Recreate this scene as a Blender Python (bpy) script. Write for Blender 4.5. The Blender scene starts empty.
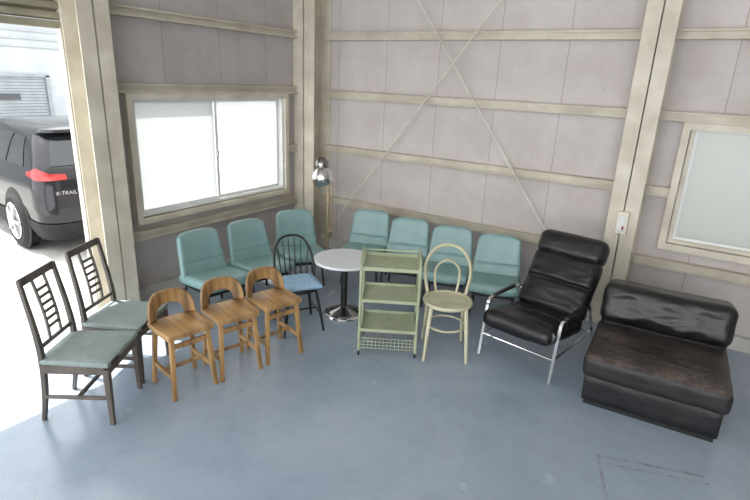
import bpy, bmesh, math, random
from mathutils import Vector, Matrix, Euler, noise
random.seed(4)
scn=bpy.context.scene
COL=scn.collection
# ---------------------------------------------------------------- materials
def mat(name,c1,c2=None,scale=8,stretch=(1,1,1),rough=.5,metal=0,bump=0,bscale=None,coat=0,detail=4,lo=.35,hi=.65,spec=.5):
    m=bpy.data.materials.new(name); m.use_nodes=True
    nt=m.node_tree; n=nt.nodes; l=nt.links
    b=n['Principled BSDF']
    c2=c2 or tuple(x*.85 for x in c1)
    tc=n.new('ShaderNodeTexCoord'); mp=n.new('ShaderNodeMapping'); mp.inputs['Scale'].default_value=stretch
    l.new(tc.outputs['Object'],mp.inputs['Vector'])
    nz=n.new('ShaderNodeTexNoise'); nz.inputs['Scale'].default_value=scale; nz.inputs['Detail'].default_value=detail
    l.new(mp.outputs[0],nz.inputs['Vector'])
    cr=n.new('ShaderNodeValToRGB'); cr.color_ramp.elements[0].position=lo; cr.color_ramp.elements[1].position=hi
    cr.color_ramp.elements[0].color=(*c2,1); cr.color_ramp.elements[1].color=(*c1,1)
    l.new(nz.outputs['Fac'],cr.inputs[0]); l.new(cr.outputs[0],b.inputs['Base Color'])
    b.inputs['Roughness'].default_value=rough; b.inputs['Metallic'].default_value=metal
    b.inputs['Coat Weight'].default_value=coat; b.inputs['Specular IOR Level'].default_value=spec
    if bump:
        nb=n.new('ShaderNodeTexNoise'); nb.inputs['Scale'].default_value=bscale or scale*4; nb.inputs['Detail'].default_value=6
        l.new(mp.outputs[0],nb.inputs['Vector'])
        bp=n.new('ShaderNodeBump'); bp.inputs['Strength'].default_value=bump; bp.inputs['Distance'].default_value=.01
        l.new(nb.outputs['Fac'],bp.inputs['Height']); l.new(bp.outputs[0],b.inputs['Normal'])
    return m
def S(r,g,b):
    f=lambda v:(v/255/12.92) if v/255<=.04045 else ((v/255+.055)/1.055)**2.4
    return (f(r),f(g),f(b))
M_beige=mat('beige_paint',S(215,208,191),S(192,184,166),4,rough=.55,bump=.05,detail=8)
M_beige2=mat('cream_frame_paint',S(212,206,190),S(190,183,166),6,rough=.5)
M_rod=mat('cream_rod_paint',S(222,216,202),S(206,200,186),6,rough=.45)
M_white=mat('white_paint',S(225,225,222),S(212,212,208),5,rough=.4)
M_dwood=mat('grey_brown_wood',S(108,100,92),S(80,73,66),10,(1,1,.15),rough=.45,bump=.1)
M_fab=mat('grey_green_fabric',S(142,154,151),S(133,145,142),20,rough=.85,bump=.03,bscale=250)
M_oak=mat('worn_oak',S(182,144,94),S(102,74,44),12,(1,.16,.16),rough=.38,bump=.15,lo=.32,hi=.56,detail=10)
M_oak2=mat('worn_oak_upright',S(178,140,88),S(100,72,42),12,(1,1,.16),rough=.4,bump=.15,lo=.32,hi=.56,detail=10)
M_teal=mat('teal_vinyl',S(134,166,164),S(121,154,153),5,rough=.34,bump=.06,bscale=60)
M_black=mat('black_enamel',S(34,38,36),S(22,25,24),12,rough=.4)
M_bleather=mat('black_leather',S(31,30,31),S(15,15,17),9,rough=.36,bump=.3,bscale=24)
M_blue=mat('pale_blue_fabric',S(160,192,216),S(144,176,202),40,rough=.9,bump=.1,bscale=200)
M_lam=mat('white_laminate',S(226,229,232),S(218,222,226),3,rough=.3)
M_chrome=mat('chrome',(.8,.8,.8),(.7,.7,.7),5,rough=.12,metal=1)
M_dchrome=mat('dark_chrome',(.35,.34,.33),(.28,.27,.26),5,rough=.15,metal=1)
M_green=mat('sage_green_paint',S(174,182,152),S(158,167,136),9,rough=.4,bump=.05)
M_cream=mat('cream_lacquer',S(206,203,174),S(186,183,152),9,(1,1,.3),rough=.4)
M_brass=mat('aged_brass',(.58,.46,.28),(.45,.36,.22),20,rough=.4,metal=.5)
M_rubber=mat('black_rubber',S(28,28,28),S(18,18,18),20,rough=.8)
M_alu=mat('white_aluminium',S(228,230,228),S(218,220,218),4,rough=.35)
M_plastic=mat('ivory_plastic',S(228,222,206),S(218,212,196),4,rough=.4)
M_carpaint=mat('dark_car_paint',(.011,.012,.015),(.009,.010,.012),3,rough=.16,coat=.15,spec=.4)
M_carglass=mat('dark_car_glass',(.012,.015,.018),(.01,.012,.014),3,rough=.06,spec=.6)
M_red=mat('red_lamp_plastic',(.34,.018,.018),(.26,.012,.012),30,rough=.1,coat=.3)
M_alloy=mat('silver_alloy',(.6,.6,.62),(.5,.5,.52),6,rough=.25,metal=.9)
M_concrete=mat('pale_concrete',S(198,197,192),S(176,174,168),4,rough=.9,bump=.2)
M_asph=mat('sunlit_concrete_ground',S(178,177,174),S(160,159,156),3,rough=.95,bump=.1)
M_ext=mat('white_exterior_wall',S(156,161,163),S(146,151,154),2,rough=.7)
M_grey=mat('pale_shutter_paint',S(128,134,138),S(116,122,126),4,rough=.5)
M_shut=mat('olive_beige_shutter',S(160,154,134),S(138,132,112),4,rough=.5)
M_ceil=mat('ceiling_board',S(222,218,210),S(210,206,198),2,rough=.8)
M_ink=mat('dark_ink',S(40,42,44),S(30,32,34),9,rough=.7)
def worn():
    m=mat('worn_black_leather',S(40,38,38),S(25,24,24),9,rough=.5,bump=.3,bscale=28)
    nt=m.node_tree;n=nt.nodes;l=nt.links;b=n['Principled BSDF']
    old=b.inputs['Base Color'].links[0].from_socket
    tc=[x for x in n if x.type=='TEX_COORD'][0]
    nz=n.new('ShaderNodeTexNoise');nz.inputs['Scale'].default_value=26;nz.inputs['Detail'].default_value=12;nz.inputs['Roughness'].default_value=.85
    l.new(tc.outputs['Object'],nz.inputs['Vector'])
    cr=n.new('ShaderNodeValToRGB');cr.color_ramp.elements[0].position=.36;cr.color_ramp.elements[1].position=.60
    l.new(nz.outputs['Fac'],cr.inputs[0])
    vo=n.new('ShaderNodeTexVoronoi');vo.feature='DISTANCE_TO_EDGE';vo.inputs['Scale'].default_value=38;l.new(tc.outputs['Object'],vo.inputs['Vector'])
    vc=n.new('ShaderNodeValToRGB');vc.color_ramp.elements[0].position=.02;vc.color_ramp.elements[0].color=(.5,.5,.5,1);vc.color_ramp.elements[1].position=.12;l.new(vo.outputs['Distance'],vc.inputs[0])
    n2=n.new('ShaderNodeTexNoise');n2.inputs['Scale'].default_value=3.2;n2.inputs['Detail'].default_value=3;l.new(tc.outputs['Object'],n2.inputs['Vector'])
    c2=n.new('ShaderNodeValToRGB');c2.color_ramp.elements[0].position=.3;c2.color_ramp.elements[1].position=.62;l.new(n2.outputs['Fac'],c2.inputs[0])
    so_=n.new('ShaderNodeSeparateXYZ');l.new(tc.outputs['Object'],so_.inputs[0])
    fr=n.new('ShaderNodeMapRange');fr.inputs[1].default_value=.25;fr.inputs[2].default_value=-.35;fr.inputs[3].default_value=.55;fr.inputs[4].default_value=1.25;l.new(so_.outputs['Y'],fr.inputs[0])
    ge=n.new('ShaderNodeNewGeometry');sp=n.new('ShaderNodeSeparateXYZ');l.new(ge.outputs['Normal'],sp.inputs[0])
    mr=n.new('ShaderNodeMapRange');mr.inputs[1].default_value=.4;mr.inputs[2].default_value=.92;l.new(sp.outputs['Z'],mr.inputs[0])
    def mul(a,c):
        q=n.new('ShaderNodeMath');q.operation='MULTIPLY';l.new(a,q.inputs[0])
        if isinstance(c,float): q.inputs[1].default_value=c
        else: l.new(c,q.inputs[1])
        return q.outputs[0]
    f=mul(mul(mul(mul(mul(cr.outputs[0],mr.outputs[0]),c2.outputs[0]),vc.outputs[0]),fr.outputs[0]),.8)
    mx=n.new('ShaderNodeMix');mx.data_type='RGBA';l.new(f,mx.inputs[0]);l.new(old,mx.inputs[6]);mx.inputs[7].default_value=(*S(122,106,97),1)
    l.new(mx.outputs[2],b.inputs['Base Color']);return m
M_worn=worn()
def boards(name,axis,base,dark,off):
    m=bpy.data.materials.new(name);m.use_nodes=True;nt=m.node_tree;n=nt.nodes;l=nt.links;b=n['Principled BSDF']
    tc=n.new('ShaderNodeTexCoord');sp=n.new('ShaderNodeSeparateXYZ');cb=n.new('ShaderNodeCombineXYZ')
    l.new(tc.outputs['Object'],sp.inputs[0]);l.new(sp.outputs[axis],cb.inputs[0]);l.new(sp.outputs['Z'],cb.inputs[1])
    mp=n.new('ShaderNodeMapping');mp.inputs['Location'].default_value=(off,0,0);l.new(cb.outputs[0],mp.inputs[0])
    br=n.new('ShaderNodeTexBrick');br.offset=.0;br.inputs['Scale'].default_value=1;br.inputs['Brick Width'].default_value=.62;br.inputs['Row Height'].default_value=1.22
    br.inputs['Mortar Size'].default_value=.003;br.inputs['Color1'].default_value=(*base,1);br.inputs['Color2'].default_value=(*[x*.92 for x in base],1);br.inputs['Mortar'].default_value=(*dark,1)
    l.new(mp.outputs[0],br.inputs['Vector'])
    nz=n.new('ShaderNodeTexNoise');nz.inputs['Scale'].default_value=2.0;nz.inputs['Detail'].default_value=10;nz.inputs['Roughness'].default_value=.7
    l.new(tc.outputs['Object'],nz.inputs['Vector'])
    cr=n.new('ShaderNodeValToRGB');cr.color_ramp.elements[0].position=.3;cr.color_ramp.elements[0].color=(.83,.80,.78,1);cr.color_ramp.elements[1].position=.6;cr.color_ramp.elements[1].color=(1,1,1,1)
    l.new(nz.outputs['Fac'],cr.inputs[0])
    vo=n.new('ShaderNodeTexVoronoi');vo.inputs['Scale'].default_value=6.5;vo.inputs['Randomness'].default_value=.15;l.new(cb.outputs[0],vo.inputs['Vector'])
    dr=n.new('ShaderNodeValToRGB');dr.color_ramp.elements[0].position=.03;dr.color_ramp.elements[0].color=(.6,.58,.55,1);dr.color_ramp.elements[1].position=.05;dr.color_ramp.elements[1].color=(1,1,1,1)
    l.new(vo.outputs['Distance'],dr.inputs[0])
    x1=n.new('ShaderNodeMix');x1.data_type='RGBA';x1.blend_type='MULTIPLY';x1.inputs[0].default_value=1;l.new(br.outputs[0],x1.inputs[6]);l.new(cr.outputs[0],x1.inputs[7])
    x2=n.new('ShaderNodeMix');x2.data_type='RGBA';x2.blend_type='MULTIPLY';x2.inputs[0].default_value=.6;l.new(x1.outputs[2],x2.inputs[6]);l.new(dr.outputs[0],x2.inputs[7])
    l.new(x2.outputs[2],b.inputs['Base Color']);b.inputs['Roughness'].default_value=.85
    return m
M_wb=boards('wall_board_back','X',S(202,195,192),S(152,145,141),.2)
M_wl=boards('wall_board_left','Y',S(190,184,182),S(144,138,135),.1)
def floor_mat():
    m=bpy.data.materials.new('painted_concrete_floor');m.use_nodes=True;nt=m.node_tree;n=nt.nodes;l=nt.links;b=n['Principled BSDF']
    tc=n.new('ShaderNodeTexCoord')
    def nz(s,d,r=.6,di=0):
        t=n.new('ShaderNodeTexNoise');t.inputs['Scale'].default_value=s;t.inputs['Detail'].default_value=d;t.inputs['Roughness'].default_value=r;t.inputs['Distortion'].default_value=di
        l.new(tc.outputs['Object'],t.inputs['Vector']);return t
    def ramp(src,stops):
        c=n.new('ShaderNodeValToRGB');e=c.color_ramp.elements
        e[0].position=stops[0][0];e[0].color=(*stops[0][1],1);e[1].position=stops[1][0];e[1].color=(*stops[1][1],1)
        l.new(src,c.inputs[0]);return c
    def mul(a,bb,f=1):
        x=n.new('ShaderNodeMix');x.data_type='RGBA';x.blend_type='MULTIPLY';x.inputs[0].default_value=f;l.new(a,x.inputs[6]);l.new(bb,x.inputs[7]);return x.outputs[2]
    A=ramp(nz(.9,8,.62,.5).outputs['Fac'],[(.32,S(143,159,176)),(.68,S(166,178,191))])
    Bm=ramp(nz(5,12,.82).outputs['Fac'],[(.32,(.90,.91,.92)),(.60,(1,1,1))])
    Cc=ramp(nz(24,7,.8,1).outputs['Fac'],[(.60,(1,1,1)),(.72,(.74,.72,.70))])
    o=mul(mul(A.outputs[0],Bm.outputs[0]),Cc.outputs[0],.6)
    vo=n.new('ShaderNodeTexVoronoi');vo.feature='DISTANCE_TO_EDGE';vo.inputs['Scale'].default_value=.45
    mxv=n.new('ShaderNodeMix');mxv.data_type='RGBA';mxv.inputs[0].default_value=.3;l.new(tc.outputs['Object'],mxv.inputs[6]);l.new(nz(2.5,8,.7).outputs['Color'],mxv.inputs[7])
    l.new(mxv.outputs[2],vo.inputs['Vector'])
    ck=ramp(vo.outputs['Distance'],[(.0,(.70,.71,.72)),(.0022,(1,1,1))]);o=mul(o,ck.outputs[0],.22)
    mp=n.new('ShaderNodeMapping');mp.vector_type='TEXTURE';mp.inputs['Location'].default_value=(3.93,-2.12,0);mp.inputs['Rotation'].default_value=(0,0,math.radians(18))
    l.new(tc.outputs['Object'],mp.inputs[0]);sp=n.new('ShaderNodeSeparateXYZ');l.new(mp.outputs[0],sp.inputs[0])
    def M_(op,a,bv,c=None):
        k=n.new('ShaderNodeMath');k.operation=op
        for i,v in enumerate((a,bv,c)):
            if v is None: continue
            if isinstance(v,(int,float)): k.inputs[i].default_value=v
            else: l.new(v,k.inputs[i])
        return k.outputs[0]
    X=sp.outputs['X'];Y=sp.outputs['Y']
    h1=M_('MULTIPLY',M_('LESS_THAN',M_('ABSOLUTE',Y,0),.010),M_('LESS_THAN',M_('ABSOLUTE',M_('SUBTRACT',X,.27),0),.28))
    h2=M_('MULTIPLY',M_('LESS_THAN',M_('ABSOLUTE',X,0),.008),M_('LESS_THAN',M_('ABSOLUTE',M_('ADD',Y,.3),0),.31))
    h3=M_('MULTIPLY',M_('LESS_THAN',M_('ABSOLUTE',M_('ADD',Y,.06),0),.006),M_('LESS_THAN',M_('ABSOLUTE',M_('SUBTRACT',X,.30),0),.26))
    hh=M_('MAXIMUM',M_('MAXIMUM',h1,h2),h3)
    brk=n.new('ShaderNodeMapRange');brk.inputs[1].default_value=.42;brk.inputs[2].default_value=.62;l.new(nz(18,8).outputs['Fac'],brk.inputs[0])
    hh=M_('MULTIPLY',hh,M_('MULTIPLY',brk.outputs[0],.55))
    xx=n.new('ShaderNodeMix');xx.data_type='RGBA';l.new(hh,xx.inputs[0]);l.new(o,xx.inputs[6]);xx.inputs[7].default_value=(*S(116,100,88),1)
    l.new(xx.outputs[2],b.inputs['Base Color'])
    rr=n.new('ShaderNodeMapRange');rr.inputs[3].default_value=.14;rr.inputs[4].default_value=.34;l.new(nz(3,6).outputs['Fac'],rr.inputs[0]);l.new(rr.outputs[0],b.inputs['Roughness'])
    bp=n.new('ShaderNodeBump');bp.inputs['Strength'].default_value=.05;bp.inputs['Distance'].default_value=.01;l.new(nz(30,6).outputs['Fac'],bp.inputs['Height']);l.new(bp.outputs[0],b.inputs['Normal'])
    return m
M_floor=floor_mat()
def frost(name,col,tr):
    m=bpy.data.materials.new(name);m.use_nodes=True;nt=m.node_tree;n=nt.nodes;l=nt.links
    n.remove(n['Principled BSDF']);o=n['Material Output']
    t=n.new('ShaderNodeBsdfTranslucent');t.inputs[0].default_value=(*col,1)
    g=n.new('ShaderNodeBsdfGlossy');g.inputs['Roughness'].default_value=.25
    vo=n.new('ShaderNodeTexNoise');vo.inputs['Scale'].default_value=60;bp=n.new('ShaderNodeBump');bp.inputs['Strength'].default_value=.3
    tc=n.new('ShaderNodeTexCoord');l.new(tc.outputs['Object'],vo.inputs['Vector']);l.new(vo.outputs['Fac'],bp.inputs['Height']);l.new(bp.outputs[0],g.inputs['Normal'])
    d=n.new('ShaderNodeBsdfDiffuse');d.inputs[0].default_value=(*col,1)
    mx=n.new('ShaderNodeMixShader');mx.inputs[0].default_value=1-tr;l.new(t.outputs[0],mx.inputs[1]);l.new(d.outputs[0],mx.inputs[2])
    m2=n.new('ShaderNodeMixShader');m2.inputs[0].default_value=.05;l.new(mx.outputs[0],m2.inputs[1]);l.new(g.outputs[0],m2.inputs[2])
    l.new(m2.outputs[0],o.inputs[0]);return m
M_frost=frost('frosted_glass',(.60,.615,.61),.84)
M_frost2=frost('clear_frosted_glass',(.74,.75,.745),.88)
M_frostg=frost('grey_frosted_glass',(.49,.505,.48),.56)
# ---------------------------------------------------------------- mesh builder
def smoothpts(pts,k=6,closed=False):
    P=[Vector(p) for p in pts];n=len(P);out=[]
    rng=range(n) if closed else range(n-1)
    for i in rng:
        if closed: a,b,c,d=P[(i-1)%n],P[i],P[(i+1)%n],P[(i+2)%n]
        else:
            b,c=P[i],P[i+1];a=P[i-1] if i>0 else b*2-c;d=P[i+2] if i+2<n else c*2-b
        for j in range(k):
            t=j/k
            out.append(.5*((2*b)+(c-a)*t+(2*a-5*b+4*c-d)*t*t+(3*b-a-3*c+d)*t**3))
    if not closed: out.append(P[-1])
    return out
class G:
    def __init__(s): s.bm=bmesh.new()
    def box(s,c,d,rot=(0,0,0)):
        m=Matrix.Translation(c)@Euler([math.radians(a) for a in rot]).to_matrix().to_4x4()@Matrix.Diagonal((*d,1))
        bmesh.ops.create_cube(s.bm,size=1,matrix=m);return s
    def cyl(s,a,b,r1,r2=None,n=16):
        return s.tube([a,b],[r1,r1 if r2 is None else r2],n)
    def tube(s,pts,r,n=10,closed=False,k=0,sec=None,ref=None):
        P=smoothpts(pts,k,closed) if k else [Vector(p) for p in pts]
        N=len(P)
        if not isinstance(r,(list,tuple)): R=[r]*N
        else:
            R=[]
            for i in range(N):
                t=i/(N-1)*(len(r)-1);j=min(int(t),len(r)-2);R.append(r[j]+(r[j+1]-r[j])*(t-j))
        rings=[];u=None
        for i in range(N):
            if closed: t=P[(i+1)%N]-P[i-1]
            else: t=P[min(i+1,N-1)]-P[max(i-1,0)]
            t.normalize()
            if ref is not None:
                u=t.cross(Vector(ref));u.normalize()
            elif u is None:
                u=t.orthogonal().normalized()
            else:
                u=(u-t*u.dot(t)).normalized()
            v=t.cross(u)
            if sec:
                w,h=sec[0]/2*R[i],sec[1]/2*R[i]
                vs=[P[i]+u*a*w+v*b*h for a,b in((1,1),(-1,1),(-1,-1),(1,-1))]
            else: vs=[P[i]+(u*math.cos(q*2*math.pi/n)+v*math.sin(q*2*math.pi/n))*R[i] for q in range(n)]
            rings.append([s.bm.verts.new(x) for x in vs])
        m=len(rings[0])
        for i in range(N if closed else N-1):
            a,b=rings[i],rings[(i+1)%N]
            for q in range(m): s.bm.faces.new((a[q],a[(q+1)%m],b[(q+1)%m],b[q]))
        if not closed:
            s.bm.faces.new(rings[0][::-1]);s.bm.faces.new(rings[-1])
        return s
    def lathe(s,prof,c=(0,0,0),n=40,mat4=None):
        rings=[];c=Vector(c)
        for r,z in prof:
            rr=max(r,1e-4)
            rings.append([s.bm.verts.new((mat4@Vector((rr*math.cos(2*math.pi*q/n),rr*math.sin(2*math.pi*q/n),z)) if mat4 else Vector((rr*math.cos(2*math.pi*q/n),rr*math.sin(2*math.pi*q/n),z)))+c) for q in range(n)])
        for a,b in zip(rings,rings[1:]):
            for q in range(n): s.bm.faces.new((a[q],a[(q+1)%n],b[(q+1)%n],b[q]))
        s.bm.faces.new(rings[0][::-1]);s.bm.faces.new(rings[-1]);return s
    def prism(s,poly,t,mat4=None,holes=None):
        mat4=mat4 or Matrix()
        lo=[s.bm.verts.new(mat4@Vector((x,y,-t/2))) for x,y in poly]
        hi=[s.bm.verts.new(mat4@Vector((x,y,t/2))) for x,y in poly]
        n=len(poly)
        for i in range(n): s.bm.faces.new((lo[i],lo[(i+1)%n],hi[(i+1)%n],hi[i]))
        s.bm.faces.new(lo[::-1]);s.bm.faces.new(hi);return s
    def strip(s,outer,inner,t,mat4=None):
        mat4=mat4 or Matrix();n=len(outer)
        v=[[s.bm.verts.new(mat4@Vector((x,y,z))) for x,y in L] for L in(outer,inner) for z in(-t/2,t/2)]
        ol,oh,il,ih=v
        for i in range(n-1):
            s.bm.faces.new((ol[i],ol[i+1],oh[i+1],oh[i]));s.bm.faces.new((il[i+1],il[i],ih[i],ih[i+1]))
            s.bm.faces.new((oh[i],oh[i+1],ih[i+1],ih[i]));s.bm.faces.new((ol[i+1],ol[i],il[i],il[i+1]))
        s.bm.faces.new((ol[0],oh[0],ih[0],il[0]));s.bm.faces.new((ol[-1],il[-1],ih[-1],oh[-1]));return s
    def warp(s,fn):
        for v in s.bm.verts: v.co=Vector(fn(*v.co))
        return s
    def cushion(s,c,d,rot=(0,0,0),r=.03,puff=.015,nx=14,ny=14,nz=6,groove=(),gd=.012,gw=.045,wr=0,taper=0,seed=0,tround=0,curl=0):
        hx,hy,hz=d[0]/2,d[1]/2,d[2]/2;r=min(r,hx*.98,hy*.98,hz*.98)
        T=Matrix.Translation(c)@Euler([math.radians(a) for a in rot]).to_matrix().to_4x4()
        vd={}
        def V(i,j,k):
            if (i,j,k) in vd: return vd[i,j,k]
            x,y,z=(2*i/nx-1)*hx,(2*j/ny-1)*hy,(2*k/nz-1)*hz
            q=Vector((max(-hx+r,min(hx-r,x)),max(-hy+r,min(hy-r,y)),max(-hz+r,min(hz-r,z))))
            o=Vector((x,y,z))-q
            if o.length>1e-6: o=o.normalized()*r
            p=q+o;a,b=p.x/hx,p.y/hy
            sg=max(-1,min(1,p.z/hz))
            p.z+=sg*puff*(1-a**4)*(1-b**4)
            for g in groove:
                p.z-=sg*gd*math.exp(-((b-g)/gw)**2) if sg>0 else 0
            if wr:
                p+=Vector((0,0,sg))*wr*(noise.noise(Vector((p.x*5,p.y*9,seed)))+.5*(1-abs(noise.noise(Vector((p.x*6+3,p.y*16,seed+5))))*4)*.5)+Vector((p.x,p.y,0)).normalized()*wr*.5*noise.noise(Vector((p.x*9,p.y*9,p.z*14+seed)))
            p.x*=1-taper*(b+1)/2
            if tround and b>0: p.y-=tround*abs(a)**4*b
            p.z+=curl*a*a
            vd[i,j,k]=s.bm.verts.new(T@p);return vd[i,j,k]
        def Q(a,b,c_,d_): s.bm.faces.new((a,b,c_,d_))
        for i in range(nx):
            for j in range(ny):
                Q(V(i,j,nz),V(i+1,j,nz),V(i+1,j+1,nz),V(i,j+1,nz));Q(V(i,j,0),V(i,j+1,0),V(i+1,j+1,0),V(i+1,j,0))
            for k in range(nz):
                Q(V(i,0,k),V(i+1,0,k),V(i+1,0,k+1),V(i,0,k+1));Q(V(i,ny,k),V(i,ny,k+1),V(i+1,ny,k+1),V(i+1,ny,k))
        for j in range(ny):
            for k in range(nz):
                Q(V(0,j,k),V(0,j,k+1),V(0,j+1,k+1),V(0,j+1,k));Q(V(nx,j,k),V(nx,j+1,k),V(nx,j+1,k+1),V(nx,j,k+1))
        return s
    def done(s,name,m,parent=None,bevel=0,label=None,sub=0,kind=None,ang=38):
        bmesh.ops.recalc_face_normals(s.bm,faces=s.bm.faces[:])
        for f in s.bm.faces: f.smooth=True
        for e in s.bm.edges:
            if len(e.link_faces)==2 and e.calc_face_angle(0)>math.radians(ang): e.smooth=False
        me=bpy.data.meshes.new(name);s.bm.to_mesh(me);s.bm.free()
        me.materials.append(m);o=bpy.data.objects.new(name,me);COL.objects.link(o)
        if parent: o.parent=parent
        if bevel:
            b=o.modifiers.new('bevel','BEVEL');b.width=bevel;b.segments=2;b.limit_method='ANGLE';b.angle_limit=math.radians(40)
        if label: o['label']=label
        if kind: o['kind']=kind
        return o
def thing(name,label,cat,loc,rot=0,group=None):
    e=bpy.data.objects.new(name,None);e.empty_display_size=.1;e.location=loc;e.rotation_euler=(0,0,math.radians(rot))
    e['label']=label;e['category']=cat
    if group:e['group']=group
    COL.objects.link(e);return e
def dup(root,loc,rot,label=None):
    def cp(o,par):
        c=o.copy()
        COL.objects.link(c)
        if par is not None: c.parent=par
        for ch in list(o.children): cp(ch,c)
        return c
    r=cp(root,None);r.location=loc;r.rotation_euler=(0,0,math.radians(rot))
    if label:r['label']=label
    return r
# ---------------------------------------------------------------- room shell
def struct(g,name,m,bevel=0): return g.done(name,m,kind='structure',bevel=bevel)
RX,RY,H=8.5,-9.0,4.4
struct(G().box((RX/2,RY/2,-.1),(RX,-RY,.2)),'floor',M_floor)
struct(G().box((RX/2,RY/2,H+.1),(RX+.2,-RY+.2,.2)),'ceiling',M_ceil)
wx0,wx1,wz0,wz1=3.95,5.35,.80,1.78
struct(G().box((wx0/2,.05,H/2),(wx0,.1,H)).box(((wx1+RX)/2,.05,H/2),(RX-wx1,.1,H)).box(((wx0+wx1)/2,.05,wz0/2),(wx1-wx0,.1,wz0)).box(((wx0+wx1)/2,.05,(wz1+H)/2),(wx1-wx0,.1,H-wz1)),'wall_back',M_wb)
struct(G().box((RX+.05,RY/2,H/2),(.1,-RY,H)),'wall_right_added',M_wl)  # unseen side wall, added to block flat sky light and make it more directional
ly0,ly1,lz0,lz1=-2.33,-.50,.77,1.79
DY0,DY1,DZ=-6.6,-2.76,2.27
struct(G().box((-.05,(ly1+0)/2,H/2),(.1,-ly1,H)).box((-.05,(DY1+ly0)/2,H/2),(.1,ly0-DY1,H)).box((-.05,(ly0+ly1)/2,lz0/2),(.1,ly1-ly0,lz0)).box((-.05,(ly0+ly1)/2,(lz1+H)/2),(.1,ly1-ly0,H-lz1))
  .box((-.05,(RY+DY0)/2,H/2),(.1,DY0-RY,H)).box((-.05,(DY0+DY1)/2,(H+3.0)/2),(.1,DY1-DY0,H-3.0)),'wall_left',M_wl)
g=G();z=DZ
g.box((-.06,(DY0+DY1)/2,DZ+.02),(.05,DY1-DY0,.05))
z=DZ+.05
while z<3.02:
    g.tube([(-.06,DY0,z+.03),(-.06,DY1,z+.03)],[.030,.030],8);g.box((-.085,(DY0+DY1)/2,z+.065),(.02,DY1-DY0,.02));z+=.07
struct(g,'door_1',M_shut)
struct(G().box((-.05,DY1-.006,1.5),(.11,.012,3.0)).box((-.0,DY1-.02,DZ/2),(.012,.04,DZ)),'trim_1',M_beige2)
def girt(a0,a1,z,wall,name,end=0):
    g=G()
    def bx(lo,hi,c0,c1,zc,h):
        if wall=='b': g.box(((lo+hi)/2,-(c0+c1)/2,zc),(hi-lo,c1-c0,h))
        else: g.box(((c0+c1)/2,(lo+hi)/2,zc),(c1-c0,hi-lo,h))
    bx(a0,a1,.0,.07,z+.037,.005);bx(a0,a1,.0,.07,z-.037,.005);bx(a0,a1,.030,.035,z,.074)
    bx(a0,a1,.065,.070,z+.029,.016);bx(a0,a1,.065,.070,z-.029,.016)
    return struct(g,name,M_beige)
k=2
for z in (.61,1.22,1.83,2.44,3.05,3.66):
    if .75<z<1.8:
        girt(.25,3.5,z,'b','trim_%d'%k);k+=1; girt(3.7,wx0-.06,z,'b','trim_%d'%k);k+=1
    else:
        girt(.25,3.5,z,'b','trim_%d'%k);k+=1;girt(3.7,RX,z,'b','trim_%d'%k);k+=1
for z in (.61,1.86,2.44,3.05,3.66):
    girt(-2.55,-.26,z,'l','trim_%d'%k);k+=1
girt(-.43,-.26,1.22,'l','trim_%d'%k);k+=1
def column(cx,cy,ax,name,s=.2,d=.2):
    g=G();t=.012
    if ax=='x':
        g.box((cx+d/2-t/2,cy,H/2),(t,s,H)).box((cx-d/2+t/2,cy,H/2),(t,s,H)).box((cx,cy,H/2),(d,.009,H))
    else:
        g.box((cx,cy-d/2+t/2,H/2),(s,t,H)).box((cx,cy+d/2-t/2,H/2),(s,t,H)).box((cx,cy,H/2),(.009,d,H))
    g.box((cx,cy,.01),((d if ax=='x' else s)+.04,(s if ax=='x' else d)+.04,.02))
    return struct(g,name,M_beige)
column(.12,-2.67,'x','trim_%d'%k,.24,.22);k+=1
column(.155,-.155,'y','trim_%d'%k,.30,.30);k+=1
column(3.60,-.11,'y','trim_%d'%k,.235,.21);k+=1
column(7.2,-.11,'y','trim_%d'%k,.235,.21);k+=1
def rod(a,b,name):
    a,b=Vector(a),Vector(b);m=a.lerp(b,.30);d=(b-a).normalized()
    g=G().cyl(a,b,.0065,n=10);g.cyl(m-d*.09,m+d*.09,.013,n=10);g.box(a,(.06,.01,.06));g.box(b,(.06,.01,.06))
    return struct(g,name,M_rod)
rod((3.48,-.10,.02),(.32,-.10,4.25),'trim_%d'%k);k+=1
rod((.32,-.125,.15),(3.48,-.125,4.3),'trim_%d'%k);k+=1
struct(G().box((RX/2,-.03,.06),(RX-.02,.06,.12)),'baseboard_back',M_concrete)
struct(G().box((.03,-1.35,.06),(.06,2.3,.12)),'baseboard_left',M_concrete)
w=bpy.data.objects.new('window_1',None);COL.objects.link(w);w['kind']='structure'
def frame(g,plane,a0,a1,z0,z1,t,c0,c1):
    def bx(A0,A1,Z0,Z1):
        if plane=='x': g.box(((c0+c1)/2,(A0+A1)/2,(Z0+Z1)/2),(abs(c1-c0),A1-A0,Z1-Z0))
        else: g.box(((A0+A1)/2,(c0+c1)/2,(Z0+Z1)/2),(A1-A0,abs(c1-c0),Z1-Z0))
    bx(a0,a1,z0,z0+t);bx(a0,a1,z1-t,z1);bx(a0,a0+t,z0+t,z1-t);bx(a1-t,a1,z0+t,z1-t);return g
frame(G(),'x',ly0,ly1,lz0,lz1,.022,-.07,.03).done('window_frame',M_alu,w)
mid=(ly0+ly1)/2-.02
frame(G(),'x',ly0+.022,mid+.02,lz0+.022,lz1-.022,.028,-.02,.005).done('window_sash',M_alu,w)
frame(G(),'x',mid-.02,ly1-.022,lz0+.022,lz1-.022,.028,-.055,-.03).done('window_sash',M_alu,w)
G().box((-.008,(ly0+mid)/2,(lz0+lz1)/2),(.006,mid-ly0-.05,lz1-lz0-.09)).done('window_pane',M_frost,w)
G().box((-.043,(ly1+mid)/2,(lz0+lz1)/2),(.006,ly1-mid-.06,lz1-lz0-.09)).done('window_pane',M_frost2,w)
G().box((.012,mid+.005,1.25),(.02,.02,.05)).done('window_latch',M_chrome,w)
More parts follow.
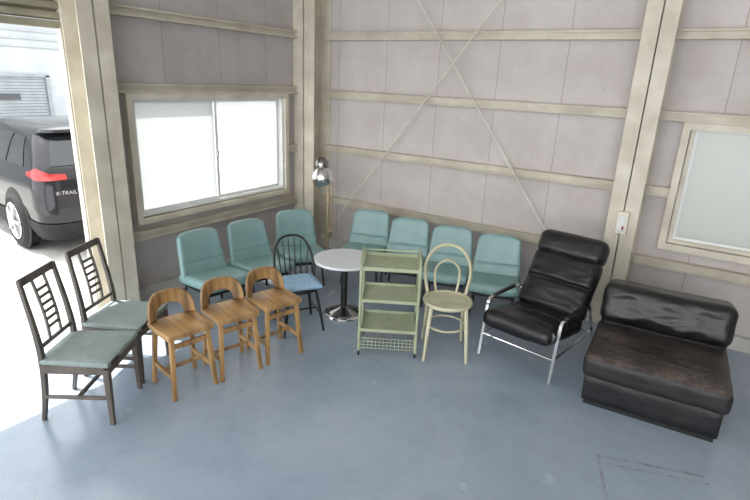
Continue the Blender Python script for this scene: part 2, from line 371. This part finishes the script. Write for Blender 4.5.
g=G();frame(g,'x',ly0-.055,ly1+.05,lz0-.06,lz1+.03,.05,0,.065);struct(g,'trim_%d'%k,M_beige);k+=1
w=bpy.data.objects.new('window_2',None);COL.objects.link(w);w['kind']='structure'
frame(G(),'y',wx0,wx1,wz0,wz1,.03,-.03,.07).done('window_frame',M_beige2,w)
mx_=(wx0+wx1)/2
frame(G(),'y',wx0+.03,mx_+.02,wz0+.03,wz1-.03,.025,-.005,.02).done('window_sash',M_alu,w)
frame(G(),'y',mx_-.02,wx1-.03,wz0+.03,wz1-.03,.025,.03,.055).done('window_sash',M_alu,w)
G().box(((wx0+mx_)/2+.01,.008,(wz0+wz1)/2),(mx_-wx0-.05,.006,wz1-wz0-.10)).done('window_pane',M_frostg,w)
G().box(((wx1+mx_)/2,.043,(wz0+wz1)/2),(wx1-mx_-.06,.006,wz1-wz0-.10)).done('window_pane',M_frostg,w)
g=G();frame(g,'y',wx0-.06,wx1+.06,wz0-.06,wz1+.01,.055,-.065,0);struct(g,'trim_%d'%k,M_beige);k+=1
t=thing('switch_box','ivory plastic switch box mounted on the beige steel column','switch',(3.605,-.215,.95))
G().box((0,-.022,0),(.09,.044,.19)).done('box_body',M_plastic,t,bevel=.006)
G().box((0,-.047,.0),(.05,.008,.13)).done('switch_plate',M_white,t,bevel=.002)
G().box((.014,-.052,-.04),(.012,.006,.03)).done('switch_button',M_red,t)
# ---------------------------------------------------------------- dining chairs
def dining(label,loc,rot):
    R=thing('dining_chair',label,'chair',loc,rot,'dark wooden dining chairs with slatted backs')
    for sx in(-1,1):
        G().tube([(sx*.165,.225,0),(sx*.168,.19,.2),(sx*.17,.175,.42),(sx*.168,.19,.6),(sx*.164,.215,.76),(sx*.160,.235,.885)],[.85,1.1,1.15,1.0,.9,.85],k=4,sec=(.024,.030),ref=(1,0,0)).done('back_leg',M_dwood,R,bevel=.003)
        G().tube([(sx*.19,-.19,0),(sx*.185,-.19,.37)],[.75,1.1],sec=(.034,.034),ref=(1,0,0)).done('leg',M_dwood,R,bevel=.004)
        G().box((sx*.177,.0,.17),(.016,.38,.022)).done('stretcher',M_dwood,R,bevel=.003)
    G().box((0,-.0,.17),(.34,.02,.02)).done('stretcher',M_dwood,R,bevel=.003)
    G().box((0,-.19,.355),(.36,.022,.055)).box((0,.175,.355),(.32,.022,.055)).box((.178,0,.355),(.02,.36,.055)).box((-.178,0,.355),(.02,.36,.055)).done('seat_frame',M_dwood,R,bevel=.003)
    G().cushion((0,-.01,.401),(.42,.41,.038),r=.015,puff=.007,taper=.1).done('seat',M_fab,R)
    G().box((0,.236,.868),(.335,.016,.045),rot=(-8,0,0)).done('top_rail',M_dwood,R,bevel=.003)
    G().box((0,.180,.48),(.33,.014,.024)).done('back_rail',M_dwood,R,bevel=.003)
    g=G()
    for sx in(-1,1):
        g.tube([(sx*.056,.180,.48),(sx*.056,.19,.62),(sx*.056,.216,.77),(sx*.056,.236,.86)],1,k=3,sec=(.012,.014),ref=(1,0,0))
    for i in range(6):
        z=.56+i*.044;y=.182+max(0,(z-.56))*.19
        g.box((0,y,z),(.108,.009,.017))
    g.done('back_splat',M_dwood,R)
    g=G();q=0
    for x0 in(-.17,-.145,-.12,-.098):
        g.tube([(x0-.009,-.2185,.390),(x0-.001,-.2190,.412),(x0+.005,-.2190,.393),(x0+.012,-.2185,.409)],.0028,n=5,k=3)
    g.done('handwritten_mark',M_ink,R)
    return R
d1=dining('dark wooden ladder-back dining chair with grey-green seat in the sunlight',(1.22,-3.52,0),124)
dup(d1,(.97,-3.13,0),118,'dark wooden ladder-back dining chair with grey-green seat beside the steel column')
# ---------------------------------------------------------------- oak stools
def stool(label,loc,rot):
    R=thing('stool',label,'stool',loc,rot,'low-backed oak stools in a row')
    poly=[(-.13,-.152),(0,-.155),(.13,-.152),(.16,-.14),(.166,0),(.164,.12),(.145,.142),(0,.145),(-.145,.142),(-.164,.12),(-.166,0),(-.16,-.14)]
    poly=[(p.x*.97,p.y) for p in smoothpts([(x,y,0) for x,y in poly],3,True)]
    G().prism(poly,.034,Matrix.Translation((0,0,.435))).done('seat',M_oak,R,bevel=.006)
    for sx in(-1,1):
        for sy in(-1,1):
            G().tube([(sx*.145,sy*.15,0),(sx*.12,sy*.115,.42)],[.85,1],sec=(.032,.030),ref=(1,0,0)).done('leg',M_oak2,R,bevel=.004)
        G().box((sx*.134,0,.15),(.018,.26,.030)).done('stretcher',M_oak,R,bevel=.003)
    G().box((0,0,.155),(.26,.028,.018)).done('stretcher',M_oak,R,bevel=.003)
    G().box((0,-.122,.36),(.23,.018,.035)).done('stretcher',M_oak,R,bevel=.003)
    n=24;o=[];i_=[]
    for q in range(n+1):
        a=math.pi*q/n
        o.append((.158*math.copysign(abs(math.cos(a))**.58,math.cos(a)),.180*math.sin(a)**.68))
        i_.append((.096*math.copysign(abs(math.cos(a))**.8,math.cos(a)),.005+.085*math.sin(a)**.75))
    mt=Matrix.Translation((0,.135,.450))@Matrix.Rotation(math.radians(80),4,'X')
    G().strip(o,i_,.034,mt).warp(lambda x,y,z:(x,y-2.0*x*x+.02,z)).done('backrest',M_oak,R,bevel=.009)
    return R
s1=stool('worn oak stool with low arched back next to the dining chairs',(1.455,-3.04,0),79)
dup(s1,(1.54,-2.70,0),73,'worn oak stool with low arched back between two alike stools')
dup(s1,(1.625,-2.36,0),75,'worn oak stool with low arched back beside a black spindle chair')
# ---------------------------------------------------------------- spindle chair
R=thing('spindle_chair','black hoop-back spindle chair with a pale blue seat cushion','chair',(1.485,-1.92,0),58)
R.scale=(.93,.93,.92)
poly=[(.19*math.cos(a)*(1+.04*math.cos(2*a)),.19*math.sin(a)) for a in [2*math.pi*i/36 for i in range(36)]]
G().prism(poly,.03,Matrix.Translation((0,0,.40))).done('seat',M_black,R,bevel=.008)
for sx in(-1,1):
    for sy in(-1,1):
        G().tube([(sx*.18,sy*.18+.01,0),(sx*.155,sy*.155,.17),(sx*.12,sy*.12,.395)],[.010,.015,.012],k=3,n=10).done('leg',M_black,R)
    G().tube([(sx*.162,-.16,.15),(sx*.162,0,.16),(sx*.162,.16,.15)],[.007,.011,.007],k=3,n=8).done('stretcher',M_black,R)
G().tube([(-.162,0,.16),(0,0,.16),(.162,0,.16)],[.007,.011,.007],k=3,n=8).done('stretcher',M_black,R)
hp=[(-.17,.075,.41),(-.18,.12,.53),(-.165,.18,.67),(-.10,.225,.775),(0,.24,.80),(.10,.225,.775),(.165,.18,.67),(.18,.12,.53),(.17,.075,.41)]
G().tube(hp,.011,k=6,n=10).done('back_hoop',M_black,R)
for i in range(6):
    u=(i-2.5)/2.5
    G().tube([(u*.11,.155-.04*abs(u)**2,.405),(u*.14,.226-.055*abs(u)**2,.787-.085*abs(u)**2.2)],[.008,.005],n=8).done('spindle',M_black,R)
G().cushion((0,-.015,.433),(.34,.33,.04),r=.019,puff=.012).done('cushion',M_blue,R)
# ---------------------------------------------------------------- teal lounge chairs
def teal(label,loc,rot,group):
    R=thing('lounge_chair',label,'chair',loc,rot,group)
    G().cushion((0,-.03,.310),(.44,.50,.085),rot=(-5,0,0),r=.032,puff=.008,groove=(.55,),gd=.008,gw=.03,nx=18,ny=26,curl=.014).done('seat',M_teal,R)
    G().cushion((0,.215,.49),(.45,.42,.065),rot=(74,0,0),r=.030,puff=.006,groove=(-.35,),gd=.011,gw=.028,nx=20,ny=36,taper=.15,tround=.045,curl=.025).done('backrest',M_teal,R)
    G().box((0,0,.250),(.36,.40,.02)).done('seat_frame',M_black,R)
    for sx in(-1,1):
        for sy in(-1,1):
            G().cyl((sx*.19,sy*.2,0),(sx*.17,sy*.17,.25),.011,n=10).done('leg',M_black,R)
    return R
gl='teal vinyl chairs along the window wall';gr='teal vinyl chairs along the board wall'
t1=teal('teal vinyl armless lounge chair under the bright window',(.72,-2.145,0),82,gl)
dup(t1,(.785,-1.665,0),76,'teal vinyl armless lounge chair between two matching chairs')
dup(t1,(.82,-1.13,0),56,'teal vinyl armless lounge chair angled in the room corner')
t2=dup(t1,(1.30,-.67,0),18,'teal vinyl armless lounge chair partly behind the round table');t2['group']=gr
for x,y,l in((1.78,-.69,'teal vinyl armless lounge chair behind the green trolley'),(2.245,-.68,'teal vinyl armless lounge chair behind the bentwood chair'),(2.71,-.66,'teal vinyl armless lounge chair beside the black recliner')):
    c=dup(t1,(x,y,0),17,l);c['group']=gr
# ---------------------------------------------------------------- round table
R=thing('round_table','round white pedestal table with black column and dark base','table',(1.64,-1.49,0))
G().lathe([(.0,.50),(.262,.50),(.27,.506),(.27,.522),(.266,.526),(0,.526)],n=64).done('table_top',M_lam,R)
G().lathe([(.0,.025),(.03,.04),(.028,.48),(.10,.495),(.10,.5),(0,.5)],n=24).done('pedestal',M_black,R)
G().lathe([(0,.006),(.158,.008),(.15,.022),(.11,.04),(.06,.055),(.035,.075),(0,.075)],n=48).done('table_base',M_dchrome,R)
G().lathe([(.150,0),(.176,0),(.178,.008),(.172,.016),(.155,.018),(.150,.01)],n=56).done('base_rim',M_chrome,R)
# ---------------------------------------------------------------- floor lamp
R=thing('floor_lamp','brass floor lamp with chrome dome shade near the corner column','lamp',(.73,-.57,0),40)
G().lathe([(0,0),(.12,0),(.12,.012),(.03,.025),(0,.025)],n=32).done('lamp_base',M_brass,R)
G().cyl((0,0,.02),(0,0,1.06),.015,n=12).cyl((.042,0,.35),(.042,0,1.0),.010,n=8).box((.018,0,.95),(.06,.02,.03)).box((.018,0,.4),(.06,.02,.03)).done('pole',M_brass,R)
G().lathe([(.0,.12),(.035,.115),(.085,.085),(.112,.035),(.12,-.02),(.112,-.02),(.104,.02),(.07,.065),(.0,.09)],c=(-.06,-.06,1.00),mat4=Matrix.Rotation(math.radians(-150),4,'X')@Matrix.Rotation(math.radians(18),4,'Y')@Matrix.Rotation(math.radians(180),4,'X'),n=40).done('lamp_shade',M_chrome,R)
G().lathe([(0,0),(.055,.0),(.068,.012),(.055,.035),(.02,.05),(0,.05)],c=(-.07,-.02,1.14),mat4=Matrix.Rotation(math.radians(70),4,'X'),n=32).done('lamp_reflector',M_dchrome,R)
G().tube([(0,0,1.05),(-.02,-.01,1.12),(-.07,-.02,1.16)],.009,k=3).tube([(0,0,1.0),(-.03,-.0,1.02),(-.06,-.01,1.04)],.008,k=3).box((-.0,0,1.05),(.03,.03,.06)).done('lamp_arm',M_black,R)
# ---------------------------------------------------------------- trolley
R=thing('serving_trolley','sage green metal serving trolley with shelves and wire basket','trolley',(2.27,-1.76,0),30)
W,D=.43,.33
for sx in(-1,1):
    G().tube([(sx*W/2,-D/2,.04),(sx*W/2,-D/2,.74),(sx*W/2,-D/2+.03,.77),(sx*W/2,D/2-.03,.77),(sx*W/2,D/2,.74),(sx*W/2,D/2,.04)],.0105,n=10).done('side_frame',M_green,R)
def tray(z,rim,name,d=None):
    d=d or D
    g=G().box((0,0,z),(W-.02,d,.004))
    g.box((0,-d/2,z+rim/2-.008),(W-.01,.005,rim)).box((0,d/2,z+rim/2-.002),(W-.01,.005,rim)).box((W/2-.013,0,z+rim/2-.002),(.005,d,rim)).box((-W/2+.013,0,z+rim/2-.002),(.005,d,rim))
    g.done(name,M_green,R,bevel=.002)
tray(.695,.030,'top_tray');tray(.445,.026,'shelf');tray(.205,.026,'shelf')
g=G()
g.tube([(-W/2,D/2,.745),(W/2,D/2,.745)],.007,n=8);g.done('top_rail',M_green,R)
g=G()
for z in(.060,.088,.116,.144): g.tube([(-W/2+.01,-D/2,z),(W/2-.01,-D/2,z),(W/2-.01,D/2,z),(-W/2+.01,D/2,z)],.0026,n=6,closed=True)
for i in range(15):
    x=-W/2+.01+(W-.02)*i/14
    g.tube([(x,-D/2,.144),(x,-D/2,.06),(x,D/2,.06),(x,D/2,.144)],.0018,n=5)
g.done('wire_basket',M_green,R)
for sx in(-1,1):
    for sy in(-1,1):
        c=G().cyl((sx*W/2-.007,sy*D/2,.018),(sx*W/2+.007,sy*D/2,.018),.018,n=20).done('caster',M_rubber,R,bevel=.002)
        G().box((sx*W/2,sy*D/2,.040),(.024,.018,.010)).box((sx*W/2+.010,sy*D/2,.029),(.003,.016,.026)).box((sx*W/2-.010,sy*D/2,.029),(.003,.016,.026)).done('caster_fork',M_chrome,c)
# ---------------------------------------------------------------- bentwood chair
R=thing('bentwood_chair','cream bentwood chair with round seat and double hoop back','chair',(2.67,-1.57,0),30)
G().lathe([(.155,.42),(.185,.422),(.191,.435),(.185,.448),(.16,.448),(.155,.44)],n=56).done('seat_ring',M_cream,R)
G().lathe([(0,.430),(.158,.430),(.158,.442),(.10,.440),(0,.439)],n=48).done('seat',M_cream,R)
for sx in(-1,1):
    G().tube([(sx*.16,-.165,0),(sx*.145,-.145,.22),(sx*.128,-.118,.425)],[.011,.014,.017],k=4,n=12).done('leg',M_cream,R)
    G().tube([(sx*.16,.205,0),(sx*.145,.16,.22),(sx*.145,.12,.43)],[.011,.014,.015],k=4,n=12).done('leg',M_cream,R)
hp=[(-.145,.12,.43),(-.172,.145,.57),(-.168,.185,.68),(-.105,.22,.775),(0,.23,.81),(.105,.22,.775),(.168,.185,.68),(.172,.145,.57),(.145,.12,.43)]
G().tube(hp,.0135,k=6,n=12).done('back_hoop',M_cream,R)
hp=[(-.08,.165,.445),(-.095,.18,.55),(-.082,.2,.64),(0,.21,.69),(.082,.2,.64),(.095,.18,.55),(.08,.165,.445)]
G().tube(hp,.010,k=6,n=10).done('inner_hoop',M_cream,R)
G().tube([(.145*math.cos(a),.145*math.sin(a)+.005,.24) for a in[2*math.pi*i/32 for i in range(32)]],.008,n=8,closed=True).done('stretcher_ring',M_cream,R)
# ---------------------------------------------------------------- recliner
R=thing('lounge_armchair','black leather reclining armchair with thin chrome frame','armchair',(3.27,-1.10,0),-10)
G().cushion((0,-.15,.31),(.545,.64,.125),rot=(-9,0,0),r=.055,puff=.016,groove=(.02,),gd=.026,gw=.05,nx=24,ny=44,wr=.009,seed=3).done('seat',M_bleather,R)
G().cushion((0,.235,.515),(.545,.50,.135),rot=(58,0,0),r=.056,puff=.020,groove=(.02,),gd=.030,gw=.06,nx=24,ny=48,wr=.009,seed=8).done('backrest',M_bleather,R)
G().cushion((0,.392,.785),(.555,.22,.165),rot=(64,0,0),r=.074,puff=.014,nx=22,ny=16,wr=.007,seed=5).done('headrest',M_bleather,R)
for sx in(-1,1):
    f=G().tube([(sx*.289,-.40,.008),(sx*.289,-.37,.25),(sx*.289,-.345,.42),(sx*.289,-.325,.452),(sx*.289,-.29,.462),(sx*.289,.10,.45),(sx*.289,.15,.44),(sx*.289,.18,.40),(sx*.289,.40,.008)],1,k=4,sec=(.008,.022),ref=(1,0,0)).tube([(sx*.283,-.37,.18),(sx*.283,.0,.18),(sx*.283,.29,.18)],.007,k=3,n=8).done('side_frame',M_chrome,R)
    G().cushion((sx*.289,-.10,.468),(.036,.32,.018),r=.009,puff=.002).done('armrest',M_bleather,R)
for y,z in((-.37,.18),(.29,.18),(.16,.42)): G().tube([(-.283,y,z),(.283,y,z)],.008,n=8).done('cross_bar',M_chrome,R)
# ---------------------------------------------------------------- black one seat sofa
R=thing('sofa_chair','low black leather armless sofa seat with worn brown patches','sofa',(4.09,-1.19,0),3)
G().box((0,.0,.02),(.75,.82,.04)).done('plinth',M_black,R)
G().cushion((0,0,.125),(.79,.86,.19),r=.02,puff=.002,nx=24,ny=20,wr=.004,seed=1).done('sofa_base',M_bleather,R)
G().cushion((0,-.095,.285),(.83,.71,.15),r=.038,puff=.018,nx=40,ny=36,nz=8,wr=.008,seed=7).done('seat_cushion',M_worn,R)
G().cushion((0,.285,.42),(.80,.24,.26),rot=(86,0,0),r=.04,puff=.006,nx=30,ny=16,nz=8,wr=.006,seed=11).done('lower_back_cushion',M_bleather,R)
G().cushion((0,.275,.515),(.83,.29,.33),rot=(80,0,0),r=.065,puff=.014,nx=46,ny=26,nz=16,wr=.011,seed=31).done('back_cushion',M_bleather,R)
# ---------------------------------------------------------------- outside
o=G().box((-16,-2,-.12),(31.98,50,.2)).done('ground',M_asph);o['kind']='structure'
R=thing('building','white building with a pale roller shutter across the yard','building',(-12,0,-.02))
G().box((-2,1,3.5),(4,22,7)).done('building_wall',M_ext,R)
g=G();z=.05
while z<1.7: g.box((.03,1.1,z+.04),(.04,3.4,.07));z+=.08
g.box((.05,1.1,1.76),(.1,3.6,.08)).box((.05,2.85,.88),(.1,.1,1.76)).box((.05,-.65,.88),(.1,.1,1.76)).done('roller_shutter',M_grey,R)
g=G()
for y in(.2,1.0,1.8): g.box((.06,y,1.2),(.02,.6,.16))
g.done('shutter_window',M_carglass,R)
g=G()
for z in(2.5,2.7,2.9,3.1,3.3,3.5): g.box((.02,1,z),(.04,22,.03))
g.box((.3,1,3.75),(.6,22,.15)).done('eave',M_ext,R)
CZ=-.02
R=thing('car','dark grey sport utility car parked on the sunlit ground outside','car',(-2.36,-1.50,CZ),264)
LV=[(.18,.72,.70,-2.95),(.30,.79,.80,-3.08),(.50,.80,.84,-3.10),(.56,.81,.79,-3.10),(.75,.80,.77,-3.05),(.86,.785,.755,-2.92),(.94,.765,.70,-2.1),(1.05,.725,.61,-1.92),(1.18,.675,.50,-1.68),(1.30,.61,.38,-1.35),(1.33,.585,.46,-1.3),(1.36,.56,.45,-1.2),(1.385,.50,.36,-1.12),(1.40,.36,.2,-.95)]
def lev(z):
    for a,b in zip(LV,LV[1:]):
        if z<=b[0]:
            t=max(0,(z-a[0])/(b[0]-a[0]));return [a[i]+(b[i]-a[i])*t for i in range(1,4)]
    return list(LV[-1][1:])
def outline(z,off=0,rc=None):
    rc=rc or (.24 if z<.9 else (.17 if z>1.0 else .24-.07*(z-.9)/.1))
    w,r,f=lev(z);w+=off;r+=off;f-=off;P=[];n=8
    for cx,cy,a0 in((w-rc,r-rc,0),(-w+rc,r-rc,90),(-w+rc,f+rc,180),(w-rc,f+rc,270)):
        for i in range(n+1):
            a=math.radians(a0+90*i/n);P.append((cx+rc*math.cos(a),cy+rc*math.sin(a)))
    return P
g=G();rings=[]
zs=sorted(set([l_[0] for l_ in LV]+[.42,.65,.90,.98,1.0,1.12,1.24]))
for z in zs: rings.append([g.bm.verts.new((x,y,z)) for x,y in outline(z)])
for a,b in zip(rings,rings[1:]):
    n=len(a)
    for q in range(n): g.bm.faces.new((a[q],a[(q+1)%n],b[(q+1)%n],b[q]))
g.bm.faces.new(rings[0][::-1]);g.bm.faces.new(rings[-1])
g.done('car_body',M_carpaint,R,ang=28)
def patch(i0,i1,z0,z1,off,name,m,nz=4,par=None):
    g=G();rr=[]
    for k_ in range(nz+1):
        z=z0+(z1-z0)*k_/nz;P=outline(z,off);rr.append([g.bm.verts.new((*P[i%36],z)) for i in range(i0,i1+1)])
    for a,b in zip(rr,rr[1:]):
        for q in range(len(a)-1): g.bm.faces.new((a[q],a[q+1],b[q+1],b[q]))
    return g.done(name,m,par or R)
def lamp(s):
    g=G();rr=[]
    N=14
    for k_ in range(7):
        t=k_/6;P=[]
        for q in range(N+1):
            u=q/N
            top=.935+.05*max(0,1-abs(u-.35)/.35)-.03*max(0,u-.6);bot=.86+.04*max(0,(.35-u)/.35)+.02*max(0,(u-.6))
            z=bot+(top-bot)*t
            O=outline(z,.012)
            i=u*9-.5
            if i<0: pt=(O[0][0],O[0][1]+i*.14)
            elif i>=8: pt=(O[8][0]-.10*(i-8),O[8][1])
            else:
                i0=int(i);f_=i-i0;pt=(O[i0][0]*(1-f_)+O[i0+1][0]*f_,O[i0][1]*(1-f_)+O[i0+1][1]*f_)
            P.append(g.bm.verts.new((s*pt[0],pt[1],z)))
        rr.append(P)
    for a,b in zip(rr,rr[1:]):
        for q in range(len(a)-1): g.bm.faces.new((a[q],a[q+1],b[q+1],b[q]))
    g.done('tail_lamp',M_red,R)
lamp(1);lamp(-1)
patch(-1,18,.18,.40,.012,'rear_bumper',M_rubber)
patch(7,10,1.0,1.28,.008,'rear_window',M_carglass)
def sidewin(y0,y1,z0,z1,s):
    g=G();rr=[]
    for k_ in range(5):
        z=z0+(z1-z0)*k_/4;w=lev(z)[0]+.006;sl=(z-z0)*.6
        rr.append([g.bm.verts.new((s*w,y,z)) for y in(y0-sl*(1 if y0>.1 else 0),y1)])
    for a,b in zip(rr,rr[1:]): g.bm.faces.new((a[0],a[1],b[1],b[0]))
    g.done('side_window',M_carglass,R)
for s in(-1,1):
    sidewin(.30,-.18,.97,1.27,s);sidewin(-.24,-.95,.97,1.28,s);sidewin(-1.02,-1.45,.97,1.25,s)
    for y in(0,-2.35):
        wa=G().lathe([(.0,-.01),(.36,-.01),(.375,0),(.36,.01),(0,.01)],c=(s*.80,y,.33),mat4=Matrix.Rotation(math.radians(90),4,'Y'),n=40).done('wheel_arch',M_rubber,R)
        wh=G().lathe([(.19,-.09),(.27,-.1),(.31,-.07),(.315,0),(.31,.07),(.27,.1),(.2,.09)],c=(s*.745,y,.315),mat4=Matrix.Rotation(math.radians(90),4,'Y'),n=48).done('wheel',M_rubber,R)
        g=G()
        g.lathe([(0,-.01),(.205,-.01),(.215,.01),(.2,.012),(.19,-.002),(0,-.002)],c=(s*.838,y,.315),mat4=Matrix.Rotation(math.radians(90),4,'Y'),n=40)
        for i in range(5):
            a=2*math.pi*i/5
            g.box((s*.850,y+.1*math.cos(a),.315+.1*math.sin(a)),(.02,.2,.035),(math.degrees(a),0,0))
        g.done('wheel_rim',M_alloy,wh)
G().box((0,.80,.66),(.34,.015,.17)).done('licence_plate',M_white,R)
G().box((0,.775,.84),(.8,.03,.025)).done('tailgate_trim',M_chrome,R)
fc=bpy.data.curves.new('badge','FONT');fc.body='X-TRAIL';fc.size=.055;fc.extrude=.003;fc.align_x='CENTER';fc.space_character=1.05
fo=bpy.data.objects.new('tmp',fc);COL.objects.link(fo)
me=bpy.data.meshes.new_from_object(fo);bpy.data.objects.remove(fo)
me.name='badge';me.materials.clear();me.materials.append(M_alloy)
fo=bpy.data.objects.new('badge',me);COL.objects.link(fo);fo.parent=R
fo.location=(.54,.784,.71);fo.rotation_euler=(math.radians(90),0,math.radians(176))
# ---------------------------------------------------------------- lights / world
wd=bpy.data.worlds.new('world');scn.world=wd;wd.use_nodes=True
bg=wd.node_tree.nodes['Background'];bg.inputs[0].default_value=(.96,.975,1,1);bg.inputs[1].default_value=4.3
sl=bpy.data.lights.new('sun','SUN');sl.energy=12;sl.angle=math.radians(.6);sl.color=(1,.97,.92)
so=bpy.data.objects.new('sun',sl);COL.objects.link(so)
so.rotation_euler=Vector((1.12,.16,-2.27)).to_track_quat('-Z','Y').to_euler()
# ---------------------------------------------------------------- camera
a,t,r,f=.5656,.3157,.0439,519.385
fw=Vector((-math.sin(a)*math.cos(t),math.cos(a)*math.cos(t),-math.sin(t)))
rt0=Vector((math.cos(a),math.sin(a),0));up0=rt0.cross(fw)
rt=rt0*math.cos(r)+up0*math.sin(r);up=-rt0*math.sin(r)+up0*math.cos(r)
cm=bpy.data.cameras.new('camera');cm.sensor_width=36;cm.lens=f/750*36;cm.clip_end=200
co=bpy.data.objects.new('camera',cm);COL.objects.link(co)
mw=Matrix((rt,up,-fw)).transposed().to_4x4();mw.translation=(4.1418,-4.9493,2.0036);co.matrix_world=mw
scn.camera=co
scn.view_settings.view_transform='Standard'
scn.view_settings.exposure=0
